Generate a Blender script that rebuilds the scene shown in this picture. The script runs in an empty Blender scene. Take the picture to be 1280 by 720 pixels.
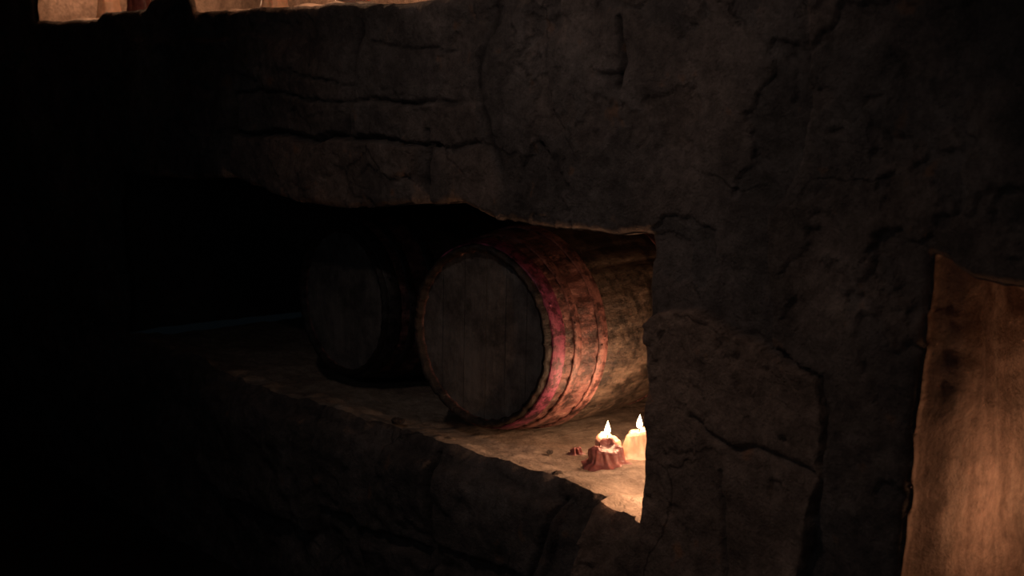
import bpy, math, random
import numpy as np
from mathutils import Vector
random.seed(7)
rng = np.random.RandomState(11)
ZC = 2.0            # eye height above floor: wall design heights below are relative to it
D = bpy.data
col = bpy.context.scene.collection

# ---------------------------------------------------------------- noise
TAB = rng.rand(256, 256)
def vn(x, y, s=0):
    x = np.asarray(x, float) + s*17.31; y = np.asarray(y, float) + s*9.77
    xi = np.floor(x).astype(int); yi = np.floor(y).astype(int)
    fx = x-xi; fy = y-yi
    fx = fx*fx*fx*(fx*(fx*6-15)+10); fy = fy*fy*fy*(fy*(fy*6-15)+10)
    a = TAB[xi % 256, yi % 256]; b = TAB[(xi+1) % 256, yi % 256]
    c = TAB[xi % 256, (yi+1) % 256]; d = TAB[(xi+1) % 256, (yi+1) % 256]
    return ((a*(1-fx)+b*fx)*(1-fy)+(c*(1-fx)+d*fx)*fy)*2-1
def fbm(x, y, s=0, o=4):
    r = 0; a = 1; f = 1; t = 0
    for k in range(o):
        r = r + a*vn(np.asarray(x)*f, np.asarray(y)*f, s+k*3); t += a; a *= .5; f *= 2.03
    return r/t
def sst(e0, e1, x):
    t = np.clip((x-e0)/(e1-e0), 0, 1); return t*t*(3-2*t)
def segdist(px, pz, pts):
    d = np.full(px.shape, 1e9)
    for (ax, az), (bx, bz) in zip(pts[:-1], pts[1:]):
        vx, vz = bx-ax, bz-az; L = vx*vx+vz*vz+1e-12
        t = np.clip(((px-ax)*vx+(pz-az)*vz)/L, 0, 1)
        d = np.minimum(d, np.hypot(px-ax-t*vx, pz-az-t*vz))
    return d
def polysd(px, pz, pts):
    d = segdist(px, pz, pts+[pts[0]])
    ins = np.zeros(px.shape, bool); n = len(pts)
    for i in range(n):
        ax, az = pts[i]; bx, bz = pts[(i+1) % n]
        if az == bz: continue
        c = ((az > pz) != (bz > pz)) & (px < (bx-ax)*(pz-az)/(bz-az)+ax)
        ins ^= c
    return np.where(ins, d, -d)

# ---------------------------------------------------------------- materials
def newmat(name):
    m = D.materials.new(name); m.use_nodes = True
    nt = m.node_tree; b = nt.nodes['Principled BSDF']
    return m, nt, b
def ramp(nt, fac, stops):
    r = nt.nodes.new('ShaderNodeValToRGB')
    e = r.color_ramp.elements
    while len(e) < len(stops): e.new(0.5)
    for i, (p, c) in enumerate(stops):
        e[i].position = p; e[i].color = (c[0], c[1], c[2], 1)
    nt.links.new(fac, r.inputs[0]); return r.outputs[0]
def mix(nt, fac, a, b, mode='MIX'):
    m = nt.nodes.new('ShaderNodeMix'); m.data_type = 'RGBA'; m.blend_type = mode
    if isinstance(fac, (int, float)): m.inputs[0].default_value = fac
    else: nt.links.new(fac, m.inputs[0])
    for s, v in ((6, a), (7, b)):
        if isinstance(v, (tuple, list)): m.inputs[s].default_value = (*v, 1)
        else: nt.links.new(v, m.inputs[s])
    return m.outputs[2]
def noise(nt, vec, scale, detail=6, rough=.6, dist=0):
    n = nt.nodes.new('ShaderNodeTexNoise')
    n.inputs['Scale'].default_value = scale; n.inputs['Detail'].default_value = detail
    n.inputs['Roughness'].default_value = rough; n.inputs['Distortion'].default_value = dist
    nt.links.new(vec, n.inputs['Vector']); return n.outputs['Fac']
def bump(nt, h, strength, dist, prev=None):
    b = nt.nodes.new('ShaderNodeBump'); b.inputs['Strength'].default_value = strength
    b.inputs['Distance'].default_value = dist; nt.links.new(h, b.inputs['Height'])
    if prev is not None: nt.links.new(prev, b.inputs['Normal'])
    return b.outputs[0]
def coords(nt, scale=(1, 1, 1)):
    tc = nt.nodes.new('ShaderNodeTexCoord'); mp = nt.nodes.new('ShaderNodeMapping')
    mp.inputs['Scale'].default_value = scale
    nt.links.new(tc.outputs['Object'], mp.inputs[0]); return mp.outputs[0]

def stone(name, dark, mid, light, rough=.9, specks=True, cracks=.5, fine=1.0, tone=False, streak=(1, 1, 1), big=.035):
    m, nt, b = newmat(name)
    v = coords(nt); vs_ = coords(nt, streak)
    base = ramp(nt, noise(nt, vs_, 2.6, 7, .66, .3), [(.32, dark), (.5, mid), (.68, light)])
    g = ramp(nt, noise(nt, v, 22, 7, .78), [(.34, (.42, .42, .42)), (.62, (1.15, 1.15, 1.15))])
    c = mix(nt, .8, base, g, 'MULTIPLY')
    vc = nt.nodes.new('ShaderNodeTexVoronoi'); vc.feature = 'DISTANCE_TO_EDGE'
    vc.inputs['Scale'].default_value = 1.6
    dn = nt.nodes.new('ShaderNodeTexNoise'); dn.inputs['Scale'].default_value = 3.5; dn.inputs['Detail'].default_value = 7
    nt.links.new(v, dn.inputs['Vector'])
    vm = nt.nodes.new('ShaderNodeVectorMath'); vm.operation = 'MULTIPLY_ADD'
    nt.links.new(dn.outputs['Color'], vm.inputs[0]); vm.inputs[1].default_value = (.28, .28, .28); nt.links.new(v, vm.inputs[2])
    nt.links.new(vm.outputs[0], vc.inputs['Vector'])
    ck = ramp(nt, vc.outputs['Distance'], [(0, (0, 0, 0)), (.009, (1, 1, 1))])
    ckm = ramp(nt, noise(nt, v, 2.2, 2), [(.50, (1, 1, 1)), (.62, (0, 0, 0))])
    ckf = mix(nt, 1.0, ck, ckm, 'LIGHTEN')
    c = mix(nt, cracks, c, ckf, 'MULTIPLY')
    if specks:
        sp = ramp(nt, noise(nt, v, 11, 3, .5), [(.66, (0, 0, 0)), (.74, (.7, .7, .7))])
        c = mix(nt, sp, c, (.28, .15, .09))
    if tone:
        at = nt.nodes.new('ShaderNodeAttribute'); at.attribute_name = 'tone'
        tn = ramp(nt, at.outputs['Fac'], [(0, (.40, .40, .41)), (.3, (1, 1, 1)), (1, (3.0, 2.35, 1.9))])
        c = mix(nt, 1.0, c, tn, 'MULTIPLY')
    nt.links.new(c, b.inputs['Base Color'])
    b.inputs['Roughness'].default_value = rough
    b.inputs['Specular IOR Level'].default_value = .25
    n1 = bump(nt, noise(nt, v, 9, 10, .74), .9*fine, big)
    n2 = bump(nt, noise(nt, v, 75, 4, .7), .9*fine, .009, n1)
    n3 = bump(nt, ckf, .7*cracks, .012, n2)
    nt.links.new(n3, b.inputs['Normal'])
    return m
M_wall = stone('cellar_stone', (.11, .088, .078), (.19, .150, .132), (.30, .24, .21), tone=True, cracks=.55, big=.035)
M_ledge = stone('dusty_ledge_stone', (.25, .18, .14), (.40, .31, .24), (.54, .43, .35), specks=False, cracks=.2, fine=.8)
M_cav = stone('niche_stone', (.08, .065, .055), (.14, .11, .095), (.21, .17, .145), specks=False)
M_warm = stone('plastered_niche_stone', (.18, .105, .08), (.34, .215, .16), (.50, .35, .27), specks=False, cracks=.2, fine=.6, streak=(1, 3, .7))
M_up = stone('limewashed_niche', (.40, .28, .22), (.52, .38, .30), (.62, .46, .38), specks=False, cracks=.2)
M_floor = stone('earth_floor', (.03, .025, .022), (.055, .045, .04), (.08, .065, .055), specks=False)

# ---------------------------------------------------------------- mesh helper
def mesh_obj(name, verts, faces, mats, smooth=True, parent=None, fm=None):
    me = D.meshes.new(name); me.from_pydata([tuple(map(float, v)) for v in verts], [], faces)
    for m in mats: me.materials.append(m)
    if smooth: me.polygons.foreach_set('use_smooth', [True]*len(me.polygons))
    if fm is not None: me.polygons.foreach_set('material_index', fm)
    me.update()
    o = D.objects.new(name, me); col.objects.link(o)
    if parent: o.parent = parent
    return o
def grid_faces(ni, nj, keep=None, off=0, flip=False):
    f = []
    for i in range(ni-1):
        for j in range(nj-1):
            if keep is not None and not keep[i, j]: continue
            q = (off+i*nj+j, off+(i+1)*nj+j, off+(i+1)*nj+j+1, off+i*nj+j+1)
            f.append(q[::-1] if flip else q)
    return f

# ---------------------------------------------------------------- main wall
def ledge_z(x):
    b = np.interp(x, [-6.9, -5.3, -4.9, -4.3, -3.8, -3.37, -3.0, -2.65, -1.8, -.5],
                  [-1.20, -1.21, -1.225, -1.212, -1.205, -1.20, -1.19, -1.222, -1.24, -1.24])
    return b + .014*fbm(x*9, x*0+2, 5)
def top_z(x):
    b = np.interp(x, [-8, -5.6, -5.2, -4.88, -4.63, -4.4, -4.14, -3.75, -3.48, -3.40, -3.30, -3.2, -3.0, -2.65, -1.80, -1.76, -1.69, -1.5, -.5],
                  [-.50, -.47, -.46, -.425, -.467, -.483, -.490, -.447, -.425, -.434, -.455, -.458, -.463, -.447, -.41, -.42, -.452, -.462, -.46])
    return b + .010*fbm(x*11, x*0+7, 8)
def up_z(x):
    b = np.interp(x, [-8, -6.9, -6.15, -6.08, -5.62, -5.58, -5.28, -5.22, -4.4, -4.2, -3.7, -3.0, -.5],
                  [.205, .205, .197, .225, .225, .27, .285, .205, .20, .205, .19, .20, .20])
    return b + .010*fbm(x*8, x*0+3, 2)
JR = -2.637
sp = [-6.0, JR, -1.80, -.90, -6.9, -3.0]
xs = np.unique(np.round(np.concatenate([np.arange(-8.0, -5.0, .025), np.arange(-5.0, -3.2, .010), np.arange(-3.2, -1.45, .0075),
                                        np.arange(-1.45, -.39, .03), sp]), 4))
xs = np.array([v for v in xs if v in sp or all(abs(v-s) > .004 for s in sp)]); ni = len(xs)
n1, n2, n3, n4, n5 = 76, 96, 88, 24, 12
lz, tz, uz = ledge_z(xs), top_z(xs), up_z(xs)
utz = .78 + .03*fbm(xs*2, xs*0, 9)
def lerprow(a, b, n, last=False):
    t = np.linspace(0, 1, n+1)[:(n+1 if last else n)]
    return [a*(1-k)+b*k for k in t]
zz = lerprow(xs*0-2.02, lz, n1)+lerprow(lz, tz, n2)+lerprow(tz, uz, n3)+lerprow(uz, utz, n4)+lerprow(utz, xs*0+1.25, n5, True)
Z = np.array(zz).T; nj = Z.shape[1]
X = np.repeat(xs[:, None], nj, 1)
J1, J2, J3, J4 = n1, n1+n2, n1+n2+n3, n1+n2+n3+n4
ix = lambda v: int(np.argmin(abs(xs-v)))
holes = [(ix(-6.0), ix(JR), J1, J2), (ix(-1.80), ix(-.90), J1, J2), (ix(-6.9), ix(-3.0), J3, J4)]
keep = np.ones((ni-1, nj-1), bool)
b0 = np.zeros((ni, nj), bool)
for (a, b, c, d) in holes:
    keep[a:b, c:d] = False
    b0[a:b+1, c] = b0[a:b+1, d] = True; b0[a, c:d+1] = b0[b, c:d+1] = True

def relief(X, Z):
    wx = X+.035*fbm(X*5, Z*5, 21, 5); wz = Z+.03*fbm(X*5, Z*5, 25, 5)
    h = .035*fbm(X*1.1, Z*1.3, 1, 3)+.020*fbm(X*4, Z*5, 4, 4)+.008*fbm(X*14, Z*15, 6, 3)
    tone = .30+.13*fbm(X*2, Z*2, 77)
    P = [
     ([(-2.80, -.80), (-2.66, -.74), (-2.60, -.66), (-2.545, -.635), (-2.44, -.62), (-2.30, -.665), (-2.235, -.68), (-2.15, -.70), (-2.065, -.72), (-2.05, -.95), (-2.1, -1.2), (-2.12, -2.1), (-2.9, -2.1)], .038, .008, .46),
     ([(-2.115, .60), (-2.10, -.08), (-2.15, -.2), (-2.235, -.35), (-2.22, -.49), (-2.19, -.67), (-2.05, -.72), (-2.02, -2.1), (-1.0, -2.1), (-1.0, .6)], .034, .007, .12),
     ([(-4.88, -.275), (-4.3, -.27), (-3.70, -.245), (-3.68, -.56), (-4.9, -.58)], .040, .012, .18),
     ([(-4.87, .10), (-4.07, .07), (-4.08, -.08), (-4.14, -.24), (-4.87, -.25)], .018, .010, .03),
     ([(-5.7, .10), (-4.94, .10), (-4.94, -.46), (-5.8, -.46)], .030, .02, 0),
     ([(-4.03, -.13), (-3.40, -.12), (-3.38, -.235), (-4.05, -.235)], .016, .010, .04),
     ([(-3.62, -.26), (-3.35, -.25), (-3.25, -.6), (-3.63, -.6)], .018, .012, .08),
     ([(-4.27, -1.27), (-3.6, -1.26), (-3.62, -1.55), (-4.28, -1.58)], .030, .015, .04),
     ([(-3.57, -1.26), (-2.95, -1.25), (-3.0, -1.5), (-3.57, -1.5)], .024, .015, .04),
     ([(-4.0, -1.62), (-3.1, -1.56), (-3.1, -1.95), (-4.0, -1.95)], .03, .02, .0),
     ([(-5.1, -1.27), (-4.34, -1.28), (-4.34, -1.7), (-5.2, -1.7)], .04, .02, .03)]
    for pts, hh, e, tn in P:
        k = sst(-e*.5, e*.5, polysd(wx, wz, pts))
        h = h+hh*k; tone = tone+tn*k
    S = [([(-4.91, .08), (-4.91, -.46)], .012, .040), ([(-4.88, -.262), (-4.3, -.262), (-3.6, -.24)], .006, .018),
         ([(-4.88, -.11), (-4.4, -.11), (-4.06, -.12), (-3.5, -.11)], .005, .020),
         ([(-4.03, .12), (-4.05, -.08), (-4.12, -.25)], .008, .045), ([(-3.66, -.2), (-3.67, -.5)], .008, .040),
         ([(-2.73, .13), (-2.70, 0), (-2.72, -.06)], .010, .03), ([(-2.47, -.89), (-2.3, -.93), (-2.07, -.95)], .007, .018),
         ([(-4.3, -1.25), (-4.31, -1.7)], .012, .04), ([(-3.59, -1.24), (-3.6, -1.7)], .010, .03), ([(-2.98, -1.25), (-3.1, -1.6)], .010, .025),
         ([(-2.82, -.03), (-2.72, -.035)], .008, .02), ([(-3.3, .25), (-3.36, -.1), (-3.3, -.3)], .014, .010),
         ([(-4.5, -.03), (-4.05, -.05)], .004, .014), ([(-4.45, .0), (-4.47, -.26)], .004, .014), ([(-3.95, .06), (-3.5, .05)], .004, .012),
         ([(-2.35, -1.0), (-2.30, -1.35)], .006, .015)]
    for pts, w, dp in S:
        d = segdist(wx, wz, pts); g = np.exp(-(d/w)**2); h = h-dp*g; tone = tone-.28*g
    low = sst(-1.2, -1.32, Z)*sst(-2.2, -2.75, X)
    h = h+low*(.024*fbm(X*7, Z*8, 31)+.02)
    tone = tone-.08*low
    fl = fbm(X*3.1, Z*3.4, 41, 5)
    k = sst(.12, .14, fl)*(1-low)
    h = h-.010*k; tone = tone-.07*k
    fl = fbm(X*4.3+4, Z*5.1, 45, 5)
    k = sst(.20, .22, fl)
    h = h-.008*k; tone = tone+.05*k
    return h, tone
H, T = relief(X, Z)
Y = -H
b1 = b0.copy()
b1[1:] |= b0[:-1]; b1[:-1] |= b0[1:]; b1[:, 1:] |= b0[:, :-1]; b1[:, :-1] |= b0[:, 1:]
b2 = b1.copy()
b2[1:] |= b1[:-1]; b2[:-1] |= b1[1:]; b2[:, 1:] |= b1[:, :-1]; b2[:, :-1] |= b1[:, 1:]
Y = Y+.012*b0+.006*b1+.003*b2
X = X+.006*fbm(X*4, Z*8, 51)
X = X-.008*sst(-.5, -1.25, Z)*np.exp(-((X+1.8)/.12)**2)-.026*sst(-.95, -.5, Z)*np.exp(-((X-JR)/.15)**2)
V = np.stack([X, Y, Z+ZC], -1)
verts = [tuple(v) for v in V.reshape(-1, 3)]
faces = grid_faces(ni, nj, keep)
fm = [0]*len(faces)
depths = [1.70, 1.0, .55]
ledges = []
for hi, (a, b, c, d) in enumerate(holes):
    loop = [(a, j) for j in range(c, d+1)]+[(i, d) for i in range(a+1, b+1)]+[(b, j) for j in range(d-1, c-1, -1)]
    dep = depths[hi]; K = max(8, int(dep/(.018 if hi == 1 else .05)))
    prev = [i*nj+j for i, j in loop]
    base = np.array([V[i, j] for i, j in loop])
    isleft = np.array([1.0 if i == a else 0.0 for i, j in loop])
    for k in range(1, K+1):
        t = k/K
        y = base[:, 1]*(1-t)+dep*t
        amp = .018*min(1, k/3)
        nx = amp*fbm(base[:, 2]*6+base[:, 0]*5, y*6, 61+hi); nz = amp*fbm(base[:, 0]*5+base[:, 2]*3, y*6, 71+hi)
        if hi == 1:
            nx = nx+isleft*(.035*fbm(base[:, 2]*1.6, y*5, 95, 3)+.03*np.sin(np.clip(y/.35, 0, 1)*math.pi))*min(1, k/4)
        st = len(verts)
        hm = np.clip((base[:, 2]-(ZC-1.2))/.75, 0, 1)
        rise = (.06*sst(.25, .4, y)*(hm > .5) if hi == 0 else (-.10*sst(.05, .4, y)*hm if hi == 1 else 0*y))
        for q in range(len(loop)):
            verts.append((base[q, 0]+nx[q], y[q], base[q, 2]+nz[q]+rise[q]))
        cur = list(range(st, st+len(loop)))
        for q in range(len(loop)-1):
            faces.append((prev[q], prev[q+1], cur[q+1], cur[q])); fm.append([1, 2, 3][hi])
        prev = cur
    fr = V[a:b+1, c]; n = b-a+1; KK = max(12, int(dep/.02))
    lv = []
    zf = [-1.226, -1.226, .2][hi]+ZC
    for k in range(KK+1):
        t = (k/KK); y = fr[:, 1]*(1-t)+(dep+.02)*t
        w = sst(0, .22, np.maximum(0, y)); x = fr[:, 0]
        nz = (.016*fbm(x*5, y*6, 81)*(1-.6*sst(.3, .5, y))+.008*fbm(x*20, y*22, 85)) * (1 if k else 0)
        z = fr[:, 2]*(1-w)+zf*w+nz-(.0015 if k else 0)
        lv.append(np.stack([x, y, z], -1))
    lv = np.array(lv).transpose(1, 0, 2).reshape(-1, 3)
    ledges.append((lv, grid_faces(n, KK+1)))
WALL = mesh_obj('wall_right', verts, faces, [M_wall, M_cav, M_warm, M_up], fm=fm)
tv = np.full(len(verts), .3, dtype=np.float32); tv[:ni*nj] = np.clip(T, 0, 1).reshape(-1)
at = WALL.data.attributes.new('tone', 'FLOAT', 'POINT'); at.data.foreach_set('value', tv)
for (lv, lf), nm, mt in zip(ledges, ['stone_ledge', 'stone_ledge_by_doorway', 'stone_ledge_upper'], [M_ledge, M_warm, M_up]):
    mesh_obj(nm, lv, lf, [mt], parent=WALL)
def panel(name, x0, x1, z0, z1, y, mat, step=.03, amp=.03, seed=0):
    gx = np.arange(x0, x1+step, step); gz = np.arange(z0, z1+step, step)
    XX, ZZ = np.meshgrid(gx, gz, indexing='ij')
    YY = y-amp*fbm(XX*3, ZZ*3, seed)-amp*.4*fbm(XX*12, ZZ*9, seed+1)
    return mesh_obj(name, np.stack([XX, YY, ZZ+ZC], -1).reshape(-1, 3), grid_faces(len(gx), len(gz)), [mat], parent=WALL)
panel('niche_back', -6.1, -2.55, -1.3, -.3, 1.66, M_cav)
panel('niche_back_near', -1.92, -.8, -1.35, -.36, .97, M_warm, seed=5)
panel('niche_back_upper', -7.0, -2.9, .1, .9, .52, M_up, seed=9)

def slab(name, ax, lo, hi_, pos, mat, amp=.03, step=.08, s=0):
    u = np.arange(lo[0], hi_[0]+step, step); v = np.arange(lo[1], hi_[1]+step, step)
    U, W = np.meshgrid(u, v, indexing='ij'); d = pos+amp*fbm(U*1.7, W*1.7, 90+s)
    P = {'z': (U, W, d), 'x': (d, U, W), 'y': (U, d, W)}[ax]
    return mesh_obj(name, np.stack(P, -1).reshape(-1, 3), grid_faces(len(u), len(v)), [mat])
slab('floor', 'z', (-8.2, -4.6), (1.5, .1), 0, M_floor, s=1)
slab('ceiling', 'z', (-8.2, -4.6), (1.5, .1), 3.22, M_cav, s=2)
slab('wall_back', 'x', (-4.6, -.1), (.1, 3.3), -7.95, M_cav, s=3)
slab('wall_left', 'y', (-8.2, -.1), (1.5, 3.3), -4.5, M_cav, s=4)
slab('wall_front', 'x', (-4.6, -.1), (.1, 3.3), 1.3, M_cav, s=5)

# ---------------------------------------------------------------- barrels
def wood_mat():
    m, nt, b = newmat('barrel_oak')
    v = coords(nt, (9, 2.2, 9)); v2 = coords(nt)
    brown = ramp(nt, noise(nt, v, 2.6, 9, .75), [(.34, (.030, .021, .017)), (.52, (.105, .075, .055)), (.74, (.25, .185, .14))])
    red = ramp(nt, noise(nt, v, 2.8, 9, .75), [(.33, (.04, .018, .018)), (.5, (.20, .085, .075)), (.75, (.42, .24, .20))])
    sx = nt.nodes.new('ShaderNodeSeparateXYZ'); nt.links.new(v2, sx.inputs[0])
    s = nt.nodes.new('ShaderNodeMath'); s.operation = 'SUBTRACT'; s.inputs[1].default_value = .45; nt.links.new(sx.outputs[1], s.inputs[0])
    ab = nt.nodes.new('ShaderNodeMath'); ab.operation = 'ABSOLUTE'; nt.links.new(s.outputs[0], ab.inputs[0])
    f = ramp(nt, ab.outputs[0], [(.225, (0, 0, 0)), (.245, (1, 1, 1)), (.425, (1, 1, 1)), (.432, (0, 0, 0))])
    c = mix(nt, f, brown, red)
    gr = ramp(nt, noise(nt, v2, 13, 9, .78), [(.43, (.09, .085, .085)), (.55, (1, 1, 1))])
    c = mix(nt, .88, c, gr, 'MULTIPLY')
    chime = ramp(nt, ab.outputs[0], [(.420, (1, 1, 1)), (.430, (.25, .22, .22))])
    c = mix(nt, 1.0, c, chime, 'MULTIPLY')
    nt.links.new(c, b.inputs['Base Color']); b.inputs['Roughness'].default_value = .5
    n1 = bump(nt, noise(nt, v, 5, 8, .7), .7, .008); n2 = bump(nt, noise(nt, v2, 60, 5, .7), .8, .006, n1)
    nt.links.new(n2, b.inputs['Normal']); return m
def head_mat():
    m, nt, b = newmat('barrel_head_oak')
    v = coords(nt, (6, 6, 1)); v2 = coords(nt)
    c = ramp(nt, noise(nt, v, 3, 8, .7), [(.3, (.11, .09, .083)), (.55, (.17, .145, .13)), (.8, (.24, .21, .19))])
    gr = ramp(nt, noise(nt, v2, 6, 9, .78), [(.40, (.25, .24, .24)), (.6, (1, 1, 1))])
    c = mix(nt, .9, c, gr, 'MULTIPLY')
    nt.links.new(c, b.inputs['Base Color']); b.inputs['Roughness'].default_value = .75
    nt.links.new(bump(nt, noise(nt, v2, 30, 8, .7), .7, .006), b.inputs['Normal']); return m
def hoop_mat(name, a, bb, cc):
    m, nt, b = newmat(name); v = coords(nt)
    c = ramp(nt, noise(nt, v, 9, 8, .72), [(.36, a), (.52, bb), (.72, cc)])
    gr = ramp(nt, noise(nt, v, 30, 6, .75), [(.43, (.14, .11, .11)), (.54, (1, 1, 1))])
    c = mix(nt, .9, c, gr, 'MULTIPLY')
    nt.links.new(c, b.inputs['Base Color']); b.inputs['Roughness'].default_value = .5
    b.inputs['Metallic'].default_value = .15
    nt.links.new(bump(nt, noise(nt, v, 50, 6, .7), .6, .004), b.inputs['Normal']); return m
M_wood, M_head = wood_mat(), head_mat()
M_h1 = hoop_mat('magenta_painted_hoop', (.05, .014, .026), (.27, .055, .115), (.40, .13, .19))
M_h2 = hoop_mat('rusty_hoop', (.06, .026, .024), (.27, .12, .105), (.50, .28, .24))
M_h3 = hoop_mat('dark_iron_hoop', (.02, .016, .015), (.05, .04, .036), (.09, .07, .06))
LB, RB, RH = .90, .350, .294
def prof(s):
    u = 2*s/LB-1
    return RB-(RB-RH)*abs(u)**2.1
def empty(name, loc, rz=0):
    e = D.objects.new(name, None); e.empty_display_size = .1; e.location = loc; e.rotation_euler = (0, 0, rz)
    col.objects.link(e); return e
def barrel(name, loc, rz, seed, roll=0.0, dark=False, sc_=1.0):
    rd = random.Random(seed)
    E = empty(name, loc, rz); E.scale = (sc_, sc_, sc_)
    ns = 30; seg = 5; na = ns*seg; nl = 46
    jit = [rd.uniform(-.002, .002) for _ in range(ns)]
    endj = [rd.uniform(-.002, .002) for _ in range(ns)]
    vs = []; rowsn = []
    def ring(y, rf, stag=True):
        st = len(vs)
        for k in range(na):
            th = 2*math.pi*k/na+roll; q = k % seg; sv = k//seg
            g = -.0045 if q == 0 else (.0 if q in (1, seg-1) else .0006)
            r = rf+g+jit[sv]
            yy = y+(endj[sv] if stag else 0)
            vs.append((r*math.cos(th), yy, r*math.sin(th)))
        rowsn.append(st)
    ring(.046, RH-.020, False); ring(.004, RH-.016); ring(-.001, RH-.005)
    for k in range(nl+1):
        s = LB*k/nl; ring(s, prof(s)-(0 if 0 < k < nl else .001), k in (0, nl))
    ring(LB+.001, RH-.005); ring(LB-.004, RH-.016); ring(LB-.046, RH-.020, False)
    fs = []
    for r0, r1 in zip(rowsn[:-1], rowsn[1:]):
        for k in range(na):
            k2 = (k+1) % na; fs.append((r0+k, r1+k, r1+k2, r0+k2))
    mesh_obj(name+'_staves', vs, fs, [M_wood], parent=E)
    vs = []; fs = []
    R = RH-.0175; tilt = rd.uniform(-.12, .12)+roll
    edges = [-R]
    ws = [rd.uniform(.8, 1.2) for _ in range(6)]; tot = sum(ws)
    for w in ws: edges.append(edges[-1]+2*R*w/tot)
    for (y0, sgn) in ((.030, 1), (LB-.030, -1)):
        for a, b in zip(edges[:-1], edges[1:]):
            a2, b2 = a+.0008, b-.0008
            pts = []
            n = 12
            for k in range(n+1):
                x = a2+(b2-a2)*k/n; pts.append((x, math.sqrt(max(0, R*R-x*x))))
            for k in range(n, -1, -1):
                x = a2+(b2-a2)*k/n; pts.append((x, -math.sqrt(max(0, R*R-x*x))))
            off = rd.uniform(-.001, .001)
            st = len(vs)
            ct, sn = math.cos(tilt), math.sin(tilt)
            for yy in (y0+off, y0+off+sgn*.018):
                for (x, z) in pts: vs.append((x*ct-z*sn, yy, x*sn+z*ct))
            m = len(pts)
            fs.append(tuple(range(st, st+m))); fs.append(tuple(range(st+2*m-1, st+m-1, -1)))
            for k in range(m): fs.append((st+k, st+(k+1) % m, st+m+(k+1) % m, st+m+k))
    mesh_obj(name+'_heads', vs, fs, [M_head], smooth=False, parent=E)
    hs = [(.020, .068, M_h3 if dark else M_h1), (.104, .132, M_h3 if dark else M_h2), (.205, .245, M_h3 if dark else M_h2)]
    for n_, (s0, s1, mt) in enumerate(hs+[(LB-b_, LB-a_, m_) for a_, b_, m_ in hs]):
        vs = []; fs = []; A = 160
        cr = [(s0, -.001), (s0, .0035), (s0+.002, .0048), ((s0+s1)/2, .0044), (s1-.002, .0048), (s1, .0035), (s1, -.001)]
        for k in range(A):
            th = 2*math.pi*k/A
            wob = .0018*math.sin(3*th+seed+n_)+.001*math.sin(11*th+n_)
            for (s, dr) in cr:
                r = prof(s)+dr; vs.append((r*math.cos(th), s+wob, r*math.sin(th)))
        c = len(cr)
        for k in range(A):
            k2 = (k+1) % A
            for q in range(c-1): fs.append((k*c+q, k*c+q+1, k2*c+q+1, k2*c+q))
        rth = rd.uniform(-.6, .5)
        for q in (-.012, .012):
            th = rth+q*3; sc = (s0+s1)/2; r = prof(sc)+.004
            st = len(vs); cx, cy, cz = r*math.cos(th), sc+q*.6, r*math.sin(th)
            for i in range(4):
                ph = math.pi/2*i/3
                for j in range(8):
                    al = 2*math.pi*j/8; rr = .005*math.cos(ph); hh = .003*math.sin(ph)
                    tx, tz_ = -math.sin(th), math.cos(th)
                    vs.append((cx+rr*math.cos(al)*tx+hh*math.cos(th), cy+rr*math.sin(al), cz+rr*math.cos(al)*tz_+hh*math.sin(th)))
            for i in range(3):
                for j in range(8): fs.append((st+i*8+j, st+i*8+(j+1) % 8, st+(i+1)*8+(j+1) % 8, st+(i+1)*8+j))
        mesh_obj(name+'_hoop_%d' % (n_+1), vs, fs, [mt], parent=E)
    return E
ZL = -1.226+ZC
barrel('wine_barrel', (-3.575, .150, ZL+RB+.006), math.radians(9), 1, .05)
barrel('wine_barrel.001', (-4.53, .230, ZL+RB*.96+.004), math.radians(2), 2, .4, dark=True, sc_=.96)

# ---------------------------------------------------------------- candles
def wax_mat(name, c1, c2, sss=.3):
    m, nt, b = newmat(name); v = coords(nt)
    c = ramp(nt, noise(nt, v, 25, 4, .6), [(.35, c1), (.65, c2)])
    nt.links.new(c, b.inputs['Base Color']); b.inputs['Roughness'].default_value = .4
    b.inputs['Subsurface Weight'].default_value = sss; b.inputs['Subsurface Scale'].default_value = .02
    b.inputs['Subsurface Radius'].default_value = (1, .35, .2)
    nt.links.new(bump(nt, noise(nt, v, 45, 4, .6), .5, .006), b.inputs['Normal']); return m
M_red = wax_mat('burgundy_wax', (.16, .05, .055), (.34, .14, .13))
M_ivory = wax_mat('ivory_wax', (.70, .46, .33), (.85, .62, .48), .5)
m, nt, b = newmat('wick'); b.inputs['Base Color'].default_value = (.02, .015, .01, 1); M_wick = m
m, nt, b = newmat('candle_flame'); b.inputs['Base Color'].default_value = (0, 0, 0, 1)
b.inputs['Emission Color'].default_value = (1, .70, .36, 1); b.inputs['Emission Strength'].default_value = 20; M_flame = m
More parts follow.
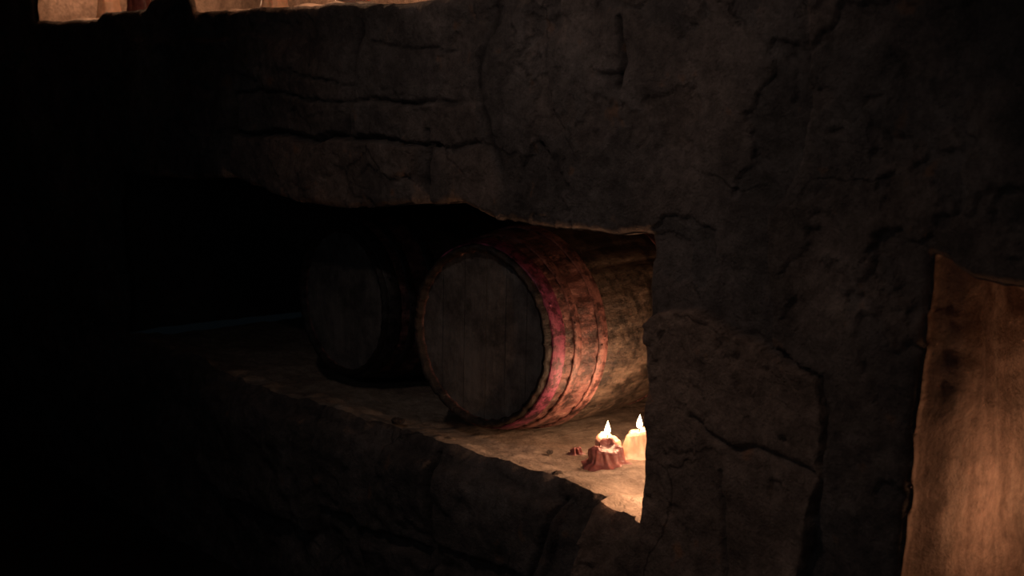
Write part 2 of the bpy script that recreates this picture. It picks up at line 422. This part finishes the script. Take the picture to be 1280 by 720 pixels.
def candle(name, loc, r, h, mat, seed, watt, lumps=.18, flame=True, fh=.046, rimv=.12, ph=0):
    E = empty(name, loc); A = 56; K = 30; vs = []; fs = []
    th = np.arange(A)*2*math.pi/A
    cx, sx = np.cos(th), np.sin(th)
    rim = 1+rimv*(.6*np.cos(th-ph)+.7*vn(cx*1.3+5, sx*1.3+5, seed))
    rows_ = []
    for k in range(K+1):
        t = k/K
        rr = r*(1+.75*math.exp(-t/.09)+.18*(1-t))
        drip = 1+lumps*fbm(cx*1.6+3, sx*1.6+t*.7, seed+3, 3)+lumps*.45*vn(cx*4, sx*4+t*1.2, seed+6)
        z = h*t*rim if k else 0*rim-.008
        R_ = rr*drip*(1-.22*max(0, t-.88)/.12)
        rows_.append((R_, z))
    rows_.append((r*.60*np.ones(A), h*rim*.96)); rows_.append((r*.35*np.ones(A), h*.86+0*rim)); rows_.append((r*.05*np.ones(A), h*.84+0*rim))
    for R_, z in rows_:
        for a in range(A): vs.append((R_[a]*cx[a], R_[a]*sx[a], z[a]))
    for k in range(len(rows_)-1):
        for a in range(A):
            a2 = (a+1) % A; fs.append((k*A+a, k*A+a2, (k+1)*A+a2, (k+1)*A+a))
    fs.append(tuple(range((len(rows_)-1)*A, len(rows_)*A)))
    mesh_obj(name+'_wax', vs, fs, [mat], parent=E)
    if flame:
        wv = []; wf = []; z0 = h*1.0+.006
        for k in range(5):
            for a in range(6):
                wv.append((.0012*math.cos(a*math.pi/3)+.002*(k/4)**2, .0012*math.sin(a*math.pi/3), h*.82+(z0+.008-h*.82)*k/4))
        for k in range(4):
            for a in range(6): wf.append((k*6+a, k*6+(a+1) % 6, (k+1)*6+(a+1) % 6, (k+1)*6+a))
        mesh_obj(name+'_wick', wv, wf, [M_wick], parent=E)
        fv = []; ff = []; n = 14
        for k in range(n+1):
            t = k/n; rr = .0105*math.sin(math.pi*t**.62)*(1-t*.35)+.0001
            for a in range(12): fv.append((rr*math.cos(a*math.pi/6)+.002*t*t, rr*math.sin(a*math.pi/6), z0+fh*t))
        for k in range(n):
            for a in range(12): ff.append((k*12+a, k*12+(a+1) % 12, (k+1)*12+(a+1) % 12, (k+1)*12+a))
        mesh_obj(name+'_flame', fv, ff, [M_flame], parent=E)
        l = D.lights.new(name+'_light', 'POINT'); l.energy = watt; l.color = (1, .55, .31); l.shadow_soft_size = .014
        lo = D.objects.new(name+'_light', l); lo.location = (0, 0, z0+fh+.02); lo.parent = E; col.objects.link(lo)
    return E
candle('pillar_candle', (-3.185, .365, ZL), .034, .070, M_ivory, 3, 1.0, .25, rimv=.15, ph=3.6)
candle('pillar_candle.001', (-3.150, .470, ZL), .038, .080, M_ivory, 5, 2.0, .3, rimv=.15)
candle('pillar_candle.002', (-2.705, .17, ZL), .028, .10, M_ivory, 8, 5.5, .25)
candle('pillar_candle.003', (-2.86, .56, ZL), .04, .06, M_ivory, 9, 4.2, .25)
candle('pillar_candle.004', (-1.58, .28, ZL-.01), .04, .17, M_ivory, 12, 1.7)
ZU = .2+ZC
candle('pillar_candle.005', (-6.5, .22, ZU), .045, .14, M_ivory, 14, 3.8)
candle('pillar_candle.006', (-6.02, .16, ZU), .05, .12, M_red, 15, 1.2)
candle('pillar_candle.007', (-4.30, .16, ZU), .05, .10, M_ivory, 16, 3.4)
candle('pillar_candle.008', (-5.0, .25, ZU), .045, .12, M_ivory, 17, 2.2)
candle('melted_wax_lump', (-3.140, .312, ZL), .042, .060, M_red, 4, 0, .45, flame=False, rimv=.35, ph=2.0)
candle('melted_wax_lump.001', (-3.285, .32, ZL), .014, .018, M_red, 21, 0, .5, flame=False, rimv=.4)

import bmesh
def rock(name, loc, r, seed, mat):
    bm = bmesh.new(); bmesh.ops.create_icosphere(bm, subdivisions=3, radius=r)
    for v in bm.verts:
        p = v.co/r
        k = 1+.5*float(fbm(p.x*1.5+p.z+9, p.y*1.5+9+p.z*.7, seed)); v.co = Vector((v.co.x*k*1.3, v.co.y*k, v.co.z*k*.7))
    me = D.meshes.new(name); bm.to_mesh(me); bm.free(); me.materials.append(mat)
    o = D.objects.new(name, me); o.location = loc; o.rotation_euler = (0, 0, seed); col.objects.link(o); o.parent = WALL
rock('stone_chip', (-3.07, .055, ZL+.030), .017, 2, M_cav)
rock('stone_chip.001', (-3.25, .37, ZL+.008), .011, 3, M_cav)
rock('stone_chip.002', (-3.9, .06, ZL+.028), .018, 4, M_cav)
rock('stone_chip.003', (-3.33, .25, ZL+.008), .009, 5, M_cav)
rock('stone_chip.004', (-3.62, .06, ZL+.02), .014, 6, M_cav)

# ---------------------------------------------------------------- lamps, world, camera
def spot(name, loc, tgt, e, size, color, r=.1):
    l = D.lights.new(name, 'SPOT'); l.energy = e; l.color = color; l.spot_size = math.radians(size); l.spot_blend = 1; l.shadow_soft_size = r
    lo = D.objects.new(name, l); lo.location = loc
    lo.rotation_euler = (Vector(tgt)-Vector(loc)).to_track_quat('-Z', 'Y').to_euler(); col.objects.link(lo)
spot('ceiling_lamp', (-2.9, -1.40, 3.0), (-3.05, 0, 1.8), 12.5, 100, (1, .80, .71), .05)
spot('front_fill', (-1.8, -3.4, 2.6), (-2.8, 0, 1.4), 6.5, 60, (1, .82, .74), .2)  # unseen frontal fill, added so the barrel heads catch some light
l = D.lights.new('teal_fill_light', 'POINT'); l.energy = 4.5; l.color = (.40, .75, 1); l.shadow_soft_size = .6  # teal fill added to lift the blacks; there is no vent
lo = D.objects.new('teal_fill_light', l); lo.location = (-2.6, -3.8, 2.5); col.objects.link(lo)
w = D.worlds.new('World'); bpy.context.scene.world = w; w.use_nodes = True
bg = w.node_tree.nodes['Background']; bg.inputs[0].default_value = (.25, .4, .5, 1); bg.inputs[1].default_value = .004
cam = D.cameras.new('camera'); cam.lens = 50; cam.sensor_width = 36; cam.clip_start = .05
cam.dof.use_dof = True; cam.dof.focus_distance = 4.45; cam.dof.aperture_fstop = 4
co = D.objects.new('camera', cam); co.location = (0, -2.6, ZC)
co.rotation_euler = (math.radians(90-8.95), 0, math.radians(51)); col.objects.link(co)
bpy.context.scene.camera = co
bpy.context.scene.view_settings.view_transform = 'Standard'
